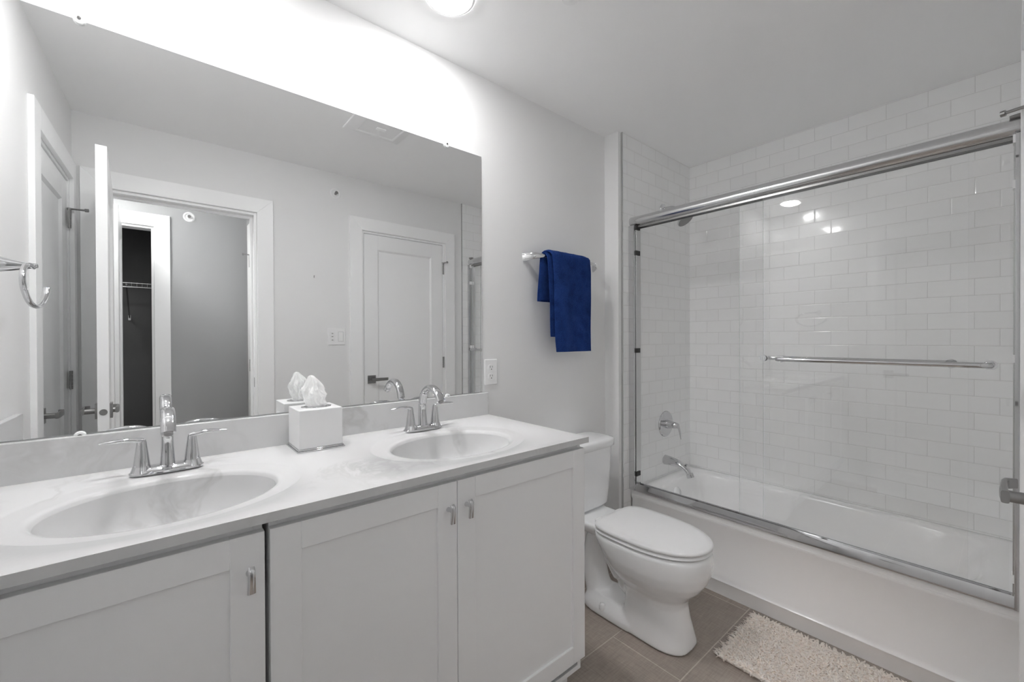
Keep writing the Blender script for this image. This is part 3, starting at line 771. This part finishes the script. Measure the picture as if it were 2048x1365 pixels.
# crumpled tissue rising from the slot, leaning to the left, with sharp irregular creases
from mathutils import noise as mnoise
PRF = [(0.0, -0.030, 0.030), (0.04, -0.035, 0.034), (0.10, -0.037, 0.029), (0.20, -0.040, 0.025), (0.35, -0.042, 0.029), (0.55, -0.047, 0.026), (0.70, -0.038, 0.018),
       (0.85, -0.030, 0.006), (0.95, -0.026, -0.005), (0.99, -0.022, -0.011), (1.0, -0.0175, -0.0165)]
def prf(t_):
    for (a0, l0, r0), (a1, l1, r1) in zip(PRF, PRF[1:]):
        if t_ <= a1:
            w_ = (t_ - a0) / (a1 - a0); return l0 + (l1 - l0) * w_, r0 + (r1 - r0) * w_
    return PRF[-1][1:]
bm = bmesh.new(); NT, NV = 150, 56; rings = []
for iv in range(NV):
    v_ = iv / (NV - 1); v_ = v_ ** 0.9
    l_, r_ = prf(v_); cx_, hw = mx_ + 0.002 + (l_ + r_) / 2, (r_ - l_) / 2
    ring = []
    for j in range(NT):
        a = 2 * pi * j / NT
        d = Vector((cos(a), sin(a), 0))
        q = Vector((cos(a) * 1.15, sin(a) * 1.15, v_ * 1.1 + 3.0))
        n1 = abs(mnoise.noise(q * 1.5)) ; n2 = abs(mnoise.noise(q * 3.1 + Vector((7, 1, 2)))); n3 = abs(mnoise.noise(q * 6.5 + Vector((1, 9, 4))))
        pl = 1.10 - 0.62 * n1 - 0.30 * n2 - 0.16 * n3
        if v_ < 0.08: pl = 0.9 + (pl - 0.9) * (v_ / 0.08)
        rr = max(0.0008, hw * pl)
        zz = 1.0535 + 0.099 * v_ - 0.010 * v_ * (1 - v_) * 4 * n1
        ring.append(Vector((cx_ + rr * d.x, my_ + 0.002 + rr * d.y * 0.72, max(1.0535, zz))))
    rings.append(ring)
loft(bm, rings, False, True)
tag(ob('facial_tissue', bm, M['tissue'], smooth=40), 'crumpled white tissue sticking out of the tissue box', 'tissue')

# ------------------------------------------------------------------ towel bar and towel
t = thing('towel_bar', (1.62, 0, 1.667), 'chrome towel bar with flared ends on the wall above the toilet', 'towel bar')
bm = bmesh.new()
P = spline([(1.362, -0.001, 1.662), (1.372, -0.020, 1.663), (1.392, -0.048, 1.666), (1.425, -0.068, 1.667), (1.47, -0.074, 1.667), (1.62, -0.076, 1.667), (1.79, -0.074, 1.667), (1.832, -0.068, 1.667), (1.864, -0.048, 1.666), (1.884, -0.020, 1.663), (1.893, -0.001, 1.662)], 6)
k = len(P)
prof = [0.0225, 0.0205, 0.0165, 0.0110, 0.0075, 0.0065, 0.0075, 0.0110, 0.0165, 0.0205, 0.0225]
thk = [0.0075, 0.0065, 0.0055, 0.0055, 0.0062, 0.0065, 0.0062, 0.0055, 0.0055, 0.0065, 0.0075]
sweep(bm, P, lerp_list(thk, k), lerp_list(prof, k), 22)
ob('bar', bm, M['chrome'], t, smooth=60)

t = thing('hand_towel', (1.58, -0.08, 1.67), 'folded navy blue terry towel hanging on the chrome bar', 'towel')
def cloth(bm, path, xa0, xa1, xb0, xb1, th, nx=26, amp=0.003, seed=1, curl=0.0):
    """path: (y,z) list from one end to the other; x range goes from (xa0,xa1) at the start to (xb0,xb1) at the end"""
    P = spline([(0, y, z) for y, z in path], 6); k = len(P)
    rr = random.Random(seed); p1, p2, p3 = (rr.uniform(0, 6) for _ in range(3))
    top = []; botm = []
    for i, p in enumerate(P):
        d = (P[min(i + 1, k - 1)] - P[max(i - 1, 0)]).normalized(); nn = Vector((0, -d.z, d.y))
        u_ = i / (k - 1); r1 = []; r2 = []
        for j in range(nx + 1):
            w_ = j / nx
            x = (xa0 + (xb0 - xa0) * u_) * (1 - w_) + (xa1 + (xb1 - xa1) * u_) * w_
            hang = min(1.0, abs(p.z - 1.68) / 0.25)
            off = amp * hang * (sin(7 * w_ + p1 + 1.5 * u_) + 0.6 * sin(13 * w_ + p2 - 2 * u_)) + 0.0012 * sin(60 * u_ + p3) * sin(31 * w_)
            edge = min(w_, 1 - w_) * nx
            tt = th * (1.0 if edge >= 2 else (0.80 if edge >= 1 else 0.32))
            q = Vector((x + 0.0022 * sin(22 * u_ + p2), p.y, p.z)) + nn * off
            r1.append(q + nn * tt / 2); r2.append(q - nn * tt / 2)
        top.append([bm.verts.new(q) for q in r1]); botm.append([bm.verts.new(q) for q in r2])
    for i in range(k - 1):
        for j in range(nx):
            bm.faces.new((top[i][j], top[i][j + 1], top[i + 1][j + 1], top[i + 1][j])); bm.faces.new((botm[i][j], botm[i + 1][j], botm[i + 1][j + 1], botm[i][j + 1]))
        for j in (0, nx):
            bm.faces.new((top[i][j], top[i + 1][j], botm[i + 1][j], botm[i][j]))
    for i in (0, k - 1):
        for j in range(nx): bm.faces.new((top[i][j], botm[i][j], botm[i][j + 1], top[i][j + 1]))
def uv_over(zb0, zb1, yb, yf, zt):      # back bottom -> over the bar -> front bottom
    ym = -0.076
    return [(yb + 0.004, zb0), (yb, zb0 + 0.10), (yb - 0.002, zt - 0.035), (yb - 0.012, zt - 0.010), (ym, zt), (yf + 0.012, zt - 0.011), (yf + 0.002, zt - 0.037), (yf, zt - 0.15), (yf - 0.001, zb1 + 0.12), (yf - 0.002, zb1)]
bm = bmesh.new()
cloth(bm, uv_over(1.447, 1.200, -0.049, -0.112, 1.6925), 1.413, 1.742, 1.481, 1.735, 0.013, seed=3, amp=0.004)
o1 = ob('outer_layer', bm, M['towel'], t, smooth=70)
bm = bmesh.new()
cloth(bm, uv_over(1.452, 1.274, -0.0605, -0.095, 1.6815), 1.417, 1.736, 1.455, 1.715, 0.010, seed=9, amp=0.002)
o2 = ob('inner_layer', bm, M['towel'], t, smooth=70)
# ------------------------------------------------------------------ toilet
TX = 1.640
t = thing('toilet', (TX, -0.40, 0), 'white two-piece elongated toilet between vanity and tub', 'toilet')
def egg(z, a, yf, yb, pf=2.2, pb=4.0, split=0.45, n=72):
    yc = yb + (yf - yb) * split; out = []
    for j in range(n):
        th = 2 * pi * j / n; c, s_ = cos(th), sin(th)
        p = pf if s_ < 0 else pb
        x = TX + a * math.copysign(abs(c) ** (2 / p), c)
        y = yc + (yc - yf if s_ < 0 else yb - yc) * math.copysign(abs(s_) ** (2 / p), s_)
        out.append(Vector((x, y, z)))
    return out
bm = bmesh.new()
loft(bm, [egg(0.001, 0.106, -0.705, -0.40, 3.0, 3.5), egg(0.012, 0.108, -0.706, -0.40, 3.0, 3.5), egg(0.05, 0.102, -0.698, -0.41, 2.8, 3.5), egg(0.11, 0.094, -0.684, -0.42, 2.6, 3.2),
          egg(0.165, 0.092, -0.676, -0.42, 2.5, 3.0), egg(0.195, 0.100, -0.684, -0.41, 2.4, 3.0), egg(0.222, 0.122, -0.708, -0.39, 2.3, 3.0), egg(0.250, 0.144, -0.735, -0.37, 2.2, 3.0),
          egg(0.285, 0.163, -0.758, -0.345, 2.2, 3.0), egg(0.325, 0.174, -0.771, -0.325, 2.2, 3.2), egg(0.365, 0.177, -0.775, -0.305, 2.2, 3.6), egg(0.392, 0.176, -0.774, -0.295, 2.2, 3.8), egg(0.402, 0.170, -0.768, -0.300, 2.2, 3.8)])
# rear deck and throat
loft(bm, [sup(TX, -0.23, 0.345, 0.085, 0.10, 4, 48), sup(TX, -0.215, 0.365, 0.105, 0.165, 4, 48), sup(TX, -0.210, 0.385, 0.118, 0.178, 4, 48), sup(TX, -0.210, 0.402, 0.120, 0.180, 4, 48), sup(TX, -0.210, 0.407, 0.114, 0.174, 4, 48)])
# foot plate
loft(bm, [sup(TX, -0.37, 0.001, 0.112, 0.175, 4, 48), sup(TX, -0.37, 0.030, 0.112, 0.175, 4, 48), sup(TX, -0.37, 0.048, 0.100, 0.165, 4, 48), sup(TX, -0.36, 0.075, 0.070, 0.14, 3, 48)])
# trapway
P = spline([(TX, -0.50, 0.20), (TX, -0.43, 0.17), (TX, -0.36, 0.235), (TX, -0.30, 0.315), (TX, -0.235, 0.310), (TX, -0.215, 0.20), (TX, -0.225, 0.10), (TX, -0.26, 0.02)], 6)
k = len(P); sweep(bm, P, lerp_list([0.07, 0.075, 0.07, 0.065, 0.062, 0.062, 0.066, 0.075], k), lerp_list([0.055, 0.06, 0.055, 0.052, 0.05, 0.05, 0.055, 0.06], k), 24, hint=Vector((0, 1, 0.3)))
bowl = ob('bowl', bm, M['porcelain'], t, smooth=60)
md = bowl.modifiers.new('remesh', 'REMESH'); md.mode = 'VOXEL'; md.voxel_size = 0.006; md.use_smooth_shade = True
md = bowl.modifiers.new('smooth', 'SMOOTH'); md.factor = 0.5; md.iterations = 10
for sx in (-0.098, 0.098):
    bm = bmesh.new(); lathe(bm, [(0.016, 0.034), (0.0165, 0.046), (0.013, 0.056), (0.007, 0.060), (0, 0.061)], (TX + sx, -0.335, 0), 'z', 24); ob('bolt_cap', bm, M['porcelain'], t, smooth=60)
bm = bmesh.new()
loft(bm, [sup(TX, -0.112, 0.413, 0.150, 0.078, 5, 64), sup(TX, -0.112, 0.425, 0.158, 0.085, 5, 64), sup(TX, -0.113, 0.50, 0.166, 0.088, 5, 64), sup(TX, -0.114, 0.62, 0.175, 0.091, 5, 64), sup(TX, -0.115, 0.716, 0.181, 0.093, 5, 64)])
ob('tank', bm, M['porcelain'], t, smooth=60)
bm = bmesh.new()
loft(bm, [sup(TX, -0.115, 0.712, 0.186, 0.097, 5, 64), sup(TX, -0.115, 0.716, 0.194, 0.103, 5, 64), sup(TX, -0.115, 0.742, 0.195, 0.104, 5, 64), sup(TX, -0.115, 0.752, 0.190, 0.099, 5, 64), sup(TX, -0.115, 0.756, 0.170, 0.082, 5, 64)])
ob('tank_lid', bm, M['porcelain'], t, smooth=60)
bm = bmesh.new()
loft(bm, [egg(0.4065, 0.160, -0.758, -0.322, 2.15, 5), egg(0.4085, 0.170, -0.770, -0.314, 2.15, 5), egg(0.413, 0.173, -0.774, -0.312, 2.15, 5), egg(0.4185, 0.170, -0.770, -0.314, 2.15, 5), egg(0.4205, 0.160, -0.760, -0.322, 2.15, 5)])
ob('seat', bm, M['plastic'], t, smooth=60)
bm = bmesh.new()
loft(bm, [egg(0.4240, 0.160, -0.760, -0.320, 2.15, 5), egg(0.4255, 0.169, -0.772, -0.312, 2.15, 5), egg(0.429, 0.1735, -0.7765, -0.310, 2.15, 5), egg(0.436, 0.174, -0.777, -0.309, 2.15, 5), egg(0.4415, 0.168, -0.771, -0.315, 2.15, 5), egg(0.4440, 0.145, -0.745, -0.335, 2.15, 5), egg(0.4450, 0.08, -0.66, -0.40, 2.15, 4)])
ob('seat_lid', bm, M['plastic'], t, smooth=60)
for sx in (-0.075, 0.075):
    bm = bmesh.new(); box(bm, TX + sx - 0.022, -0.318, 0.404, TX + sx + 0.022, -0.288, 0.430); ob('hinge', bm, M['plastic'], t, bevel=0.006, seg=3)

# ------------------------------------------------------------------ bathtub
ty0, ty1 = YF + 0.010, YW - 0.010
tcx, tcy = (XT + XB - 0.010) / 2, (ty0 + ty1) / 2
hx_, hy_ = (XB - 0.010 - XT) / 2, (ty1 - ty0) / 2
t = thing('bathtub', (tcx, tcy, 0), 'white alcove bathtub with a plain apron, behind the sliding glass', 'bathtub')
bm = bmesh.new(); NB = 120
def trect(inset, z, x0=XT, rad=0.0):
    out = []
    for j in range(NB):
        a = 2 * pi * j / NB; c, s_ = cos(a), sin(a)
        k_ = max(abs(c), abs(s_)); out.append(Vector((tcx + (hx_ - inset) * c / k_, tcy + (hy_ - inset) * s_ / k_, z)))
    return out
def tin(dx0, dx1, dy0, dy1, z, p):
    x0, x1, y0, y1 = XT + dx0, XB - 0.010 - dx1, ty0 + dy0, ty1 - dy1; out = []
    for j in range(NB):
        a = 2 * pi * j / NB; c, s_ = cos(a), sin(a)
        k_ = (abs(c) ** p + abs(s_) ** p) ** (1 / p)
        out.append(Vector(((x0 + x1) / 2 + (x1 - x0) / 2 * c / k_, (y0 + y1) / 2 + (y1 - y0) / 2 * s_ / k_, z)))
    return out
loft(bm, [trect(0.0, ZR - 0.03), trect(0.0, ZR - 0.012), trect(0.003, ZR - 0.004), trect(0.010, ZR), tin(0.075, 0.050, 0.075, 0.085, ZR, 7), tin(0.083, 0.058, 0.085, 0.093, ZR - 0.004, 6), tin(0.092, 0.066, 0.10, 0.102, ZR - 0.018, 5.5),
          tin(0.105, 0.076, 0.16, 0.115, ZR - 0.10, 5), tin(0.12, 0.09, 0.24, 0.130, ZR - 0.20, 4.5), tin(0.135, 0.105, 0.31, 0.15, ZR - 0.275, 4), tin(0.17, 0.14, 0.36, 0.19, ZR - 0.305, 4), tin(0.25, 0.22, 0.46, 0.30, ZR - 0.312, 3)], False, True)
ob('tub_shell', bm, M['tub'], t, smooth=50)
bm = bmesh.new()
# apron: lip, recessed field, base flange
prism(bm, [(XT, ZR - 0.03), (XT, ZR - 0.045), (XT + 0.010, ZR - 0.060), (XT + 0.010, 0.090), (XT + 0.002, 0.074), (XT - 0.002, 0.070), (XT + 0.002, 0.064), (XT + 0.004, 0.0), (XT + 0.05, 0.0), (XT + 0.05, ZR - 0.03)], ty0, ty1, 'y')
ob('apron', bm, M['tub'], t, smooth=50, bevel=0.002)
bm = bmesh.new(); lathe(bm, [(0.036, 0.0), (0.036, -0.004), (0.031, -0.011), (0.0, -0.0125)], (0, 0, 0), 'y', 36)
place(bm, Matrix.Translation((2.425, -0.216, 0.318)) @ Matrix.Rotation(radians(-10), 4, 'X'))
ov = ob('overflow_cover', bm, M['porcelain'], t, smooth=60); ov['label'] = 'round white overflow cover'
bm = B(2.405, -0.2295, 0.2795, 2.445, -0.222, 0.2845); ob('overflow_slot', bm, M['rubber'], t, parent=ov)
bm = bmesh.new(); lathe(bm, [(0.03, 0.0), (0.03, 0.004), (0.02, 0.006), (0, 0.006)], (2.45, -0.42, ZR - 0.3125), 'z', 28); ob('drain', bm, M['chrome'], t)

# tub spout, valve, shower head
YS = YW - 0.009
t = thing('tub_spout', (2.485, YS, 0.485), 'chrome curved tub spout low on the tiled faucet wall', 'spout')
bm = bmesh.new()
P = spline([(2.485, YS, 0.487), (2.485, YS - 0.05, 0.486), (2.485, YS - 0.10, 0.478), (2.485, YS - 0.135, 0.462), (2.485, YS - 0.158, 0.438), (2.485, YS - 0.170, 0.412)], 6); k = len(P)
sweep(bm, P, lerp_list([0.031, 0.028, 0.025, 0.024, 0.023], k), lerp_list([0.031, 0.025, 0.018, 0.0155, 0.015], k), 24, hint=Vector((0, 0.2, 1)))
ob('spout_body', bm, M['chrome'], t, smooth=60)
bm = bmesh.new(); lathe(bm, [(0.0045, 0.0), (0.0045, 0.012), (0.008, 0.014), (0.008, 0.020), (0, 0.021)], (2.485, YS - 0.142, 0.470), 'z', 16); ob('diverter_knob', bm, M['chrome'], t)
t = thing('shower_valve', (2.49, YS, 0.716), 'round chrome shower valve with a lever, above the tub spout', 'valve')
bm = bmesh.new(); lathe(bm, [(0.083, 0), (0.083, -0.003), (0.079, -0.008), (0.03, -0.012), (0.0, -0.012)], (2.49, YS, 0.716), 'y', 48); ob('trim_plate', bm, M['chrome'], t, smooth=40)
bm = bmesh.new(); lathe(bm, [(0.028, -0.011), (0.026, -0.03), (0.021, -0.055), (0.017, -0.082), (0.013, -0.088), (0, -0.089)], (2.49, YS, 0.716), 'y', 30); h = ob('handle', bm, M['chrome'], t, smooth=45)
bm = bmesh.new(); P = spline([(2.492, YS - 0.078, 0.722), (2.500, YS - 0.084, 0.705), (2.508, YS - 0.088, 0.672), (2.514, YS - 0.091, 0.628)], 6); k = len(P)
sweep(bm, P, lerp_list([0.011, 0.0105, 0.008, 0.004], k), lerp_list([0.008, 0.006, 0.0045, 0.003], k), 16, hint=Vector((0, 1, 0))); ob('lever', bm, M['chrome'], t, parent=h, smooth=60)
t = thing('showerhead', (2.47, YS, 2.085), 'round chrome shower head half hidden behind the shower door header', 'shower head')
bm = bmesh.new(); lathe(bm, [(0.033, 0), (0.032, -0.005), (0.020, -0.012), (0.0, -0.012)], (2.465, YS, 2.085), 'y', 32); ob('flange', bm, M['chrome'], t, smooth=40)
bm = bmesh.new(); P = spline([(2.465, YS - 0.002, 2.085), (2.465, YS - 0.05, 2.083), (2.465, YS - 0.095, 2.065), (2.465, YS - 0.125, 2.03)], 6); sweep(bm, P, 0.0105, n=16); ob('arm', bm, M['chrome'], t, smooth=60)
bm = bmesh.new(); lathe(bm, [(0.016, 0.055), (0.018, 0.03), (0.045, 0.015), (0.052, 0.006), (0.052, 0.0), (0.048, -0.001)], (0, 0, 0), 'z', 40, True, False)
HM = Matrix.Translation((2.465, YS - 0.150, 1.985)) @ Matrix.Rotation(radians(-38), 4, 'X')
place(bm, HM); hd = ob('spray_head', bm, M['chrome'], t, smooth=45)
bm = bmesh.new(); lathe(bm, [(0.0485, -0.001), (0.0, -0.002)], (0, 0, 0), 'z', 40, False, False); place(bm, HM); ob('spray_face', bm, M['gray_spray'], t, parent=hd)

# ------------------------------------------------------------------ sliding shower door
HY0, HY1 = YF + 0.0095, YW - 0.0095
t = thing('shower_door', (2.12, (HY0 + HY1) / 2, ZR), 'chrome framed sliding glass shower door over the bathtub', 'shower door')
bm = bmesh.new(); prof_h = []
hxc = 2.122; hz0, hz1 = 1.909, 1.969
for j in range(25):                      # rounded front
    a = pi / 2 + pi * j / 24
    prof_h.append((hxc + 0.004 + 0.034 * cos(a), (hz0 + hz1) / 2 + 0.030 * sin(a)))
prof_h += [(hxc + 0.034, hz0), (hxc + 0.034, hz1)]
prism(bm, prof_h, HY0, HY1, 'y')
hdr = ob('header', bm, M['satin'], t, smooth=45)
bm = bmesh.new(); box(bm, hxc - 0.010, HY0 + 0.012, hz0 - 0.007, hxc - 0.004, HY1 - 0.012, hz0 + 0.002); box(bm, hxc + 0.028, HY0 + 0.012, hz0 - 0.007, hxc + 0.033, HY1 - 0.012, hz0 + 0.002)
ob('header_lip', bm, M['nickel'], t, parent=hdr)
bm = bmesh.new(); sweep(bm, [(hxc - 0.005, HY0 + 0.001, hz1 + 0.006), (hxc - 0.005, HY0 + 0.030, hz1 + 0.003)], 0.016, 0.008, 14); ob('header_end_bracket', bm, M['nickel'], t, parent=hdr)
for (ya, yb, lab) in ((HY1, HY1 - 0.020, 'l'), (HY0, HY0 + 0.020, 'r')):
    bm = bmesh.new(); sgn = -1 if yb < ya else 1; q = 1.0 if sgn < 0 else 0.5
    # U channel facing the opening
    x0, x1 = 2.088, 2.156
    prism(bm, [(x0, ya), (x0, ya + sgn * 0.034 * q), (x0 + 0.004, ya + sgn * 0.036 * q), (x0 + 0.012, ya + sgn * 0.036 * q), (x0 + 0.012, ya + sgn * 0.012 * q), (x1 - 0.006, ya + sgn * 0.012 * q), (x1 - 0.006, ya + sgn * 0.036 * q), (x1, ya + sgn * 0.036 * q), (x1, ya)], ZR + 0.001, hz0 + 0.004, 'z')
    jb = ob('side_jamb', bm, M['chrome'], t)
    bm = bmesh.new(); box(bm, x0 + 0.014, ya + sgn * 0.013 * q, ZR + 0.04, x1 - 0.008, ya + sgn * 0.042 * q, hz0 - 0.01)
    ob('jamb_insert', bm, M['brushed'], t, parent=jb)
    for z in (1.90, 1.755, 1.195, 0.485):
        bm = bmesh.new(); box(bm, x0 + 0.010, ya + sgn * 0.030 * q, z - 0.013, x1 - 0.020, ya + sgn * 0.046 * q, z + 0.013); ob('bumper', bm, M['rubber'] if lab == 'l' else M['plastic'], t, parent=jb)
bm = bmesh.new()
prism(bm, [(2.092, ZR + 0.0006), (2.092, ZR + 0.010), (2.104, ZR + 0.040), (2.110, ZR + 0.044), (2.113, ZR + 0.044), (2.113, ZR + 0.020), (2.148, ZR + 0.020), (2.148, ZR + 0.032), (2.152, ZR + 0.032), (2.152, ZR + 0.0006)], HY0 + 0.001, HY1 - 0.001, 'y')
ob('bottom_track', bm, M['chrome'], t, smooth=30)
def pane(x, y0, y1):
    bm = bmesh.new(); box(bm, x - 0.003, y0, ZR + 0.026, x + 0.003, y1, hz0 + 0.002)
    for f in bm.faces:
        f.normal_update(); f.material_index = 0 if abs(f.normal.x) > 0.5 else 1
    return ob('glass_panel', bm, [M['glass'], M['glass_edge']], t, smooth=0)
def towel_rail(pn, x, sgn, y0, y1, z):
    bm = bmesh.new()
    xs = x + sgn * 0.003; xo = x + sgn * 0.050
    P = spline([(xs, y1, z), (xs + sgn * 0.022, y1, z), (xo - sgn * 0.012, y1 - 0.006, z), (xo, y1 - 0.024, z), (xo, (y0 + y1) / 2, z), (xo, y0 + 0.024, z), (xo - sgn * 0.012, y0 + 0.006, z), (xs + sgn * 0.022, y0, z), (xs, y0, z)], 6)
    sweep(bm, P, 0.0095, n=18)
    for y in (y0, y1): cyl(bm, (xs, y, z), (xs + sgn * 0.006, y, z), 0.016, n=24); cyl(bm, (x - sgn * 0.003, y, z), (x - sgn * 0.009, y, z), 0.013, n=24)
    ob('towel_rail', bm, M['chrome'], t, parent=pn, smooth=60)
pB = pane(2.1195, -1.528, -0.800); towel_rail(pB, 2.1195, -1, -1.487, -0.872, 1.172)
pA = pane(2.1390, -1.436, -0.690); towel_rail(pA, 2.1390, 1, -1.395, -0.795, 1.172)

# ------------------------------------------------------------------ bath rug
t = thing('bath_rug', (1.88, -1.07, 0), 'shaggy cream cotton bath rug on the floor beside the tub', 'rug')
rx0, rx1, ry0, ry1 = 1.690, 2.065, -1.375, -0.785
bm = bmesh.new(); box(bm, rx0, ry0, 0.001, rx1, ry1, 0.010); ob('backing', bm, M['rug'], t, bevel=0.003)
bm = bmesh.new(); rr = random.Random(11)
stp = 0.0072; y = ry0
while y < ry1 + 0.001:
    x = rx0
    while x < rx1 + 0.001:
        px, py = x + rr.uniform(-0.003, 0.003), y + rr.uniform(-0.003, 0.003)
        a = rr.uniform(0, 2 * pi); ln = rr.uniform(0.006, 0.013); hh = rr.uniform(0.009, 0.0135)
        ex = 0.0 if rx0 + 0.012 < px < rx1 - 0.012 else (1 if px > (rx0 + rx1) / 2 else -1)
        ey = 0.0 if ry0 + 0.012 < py < ry1 - 0.012 else (1 if py > (ry0 + ry1) / 2 else -1)
        dx = cos(a) * ln + ex * 0.010; dy = sin(a) * ln + ey * 0.013
        if ex or ey: hh *= 0.7
        r0 = rr.uniform(0.0028, 0.0038)
        p0 = Vector((px, py, 0.008)); p1 = Vector((px + dx * 0.45, py + dy * 0.45, 0.008 + hh * 0.75)); p2 = Vector((px + dx, py + dy, max(0.006, 0.006 + hh)))
        rings = []
        for p, r in ((p0, r0), (p1, r0 * 1.05), (p2, r0 * 0.55)):
            b0 = rr.uniform(0, 2); rings.append([bm.verts.new((p.x + r * cos(b0 + 2 * pi * q / 4), p.y + r * sin(b0 + 2 * pi * q / 4), p.z)) for q in range(4)])
        for A_, B_ in zip(rings, rings[1:]):
            for q in range(4): bm.faces.new((A_[q], A_[(q + 1) % 4], B_[(q + 1) % 4], B_[q]))
        bm.faces.new(rings[2])
        x += stp
    y += stp
ob('pile', bm, M['rug'], t, smooth=70, kind='stuff')

for o in COL.objects:
    if '_o' in o: del o['_o']
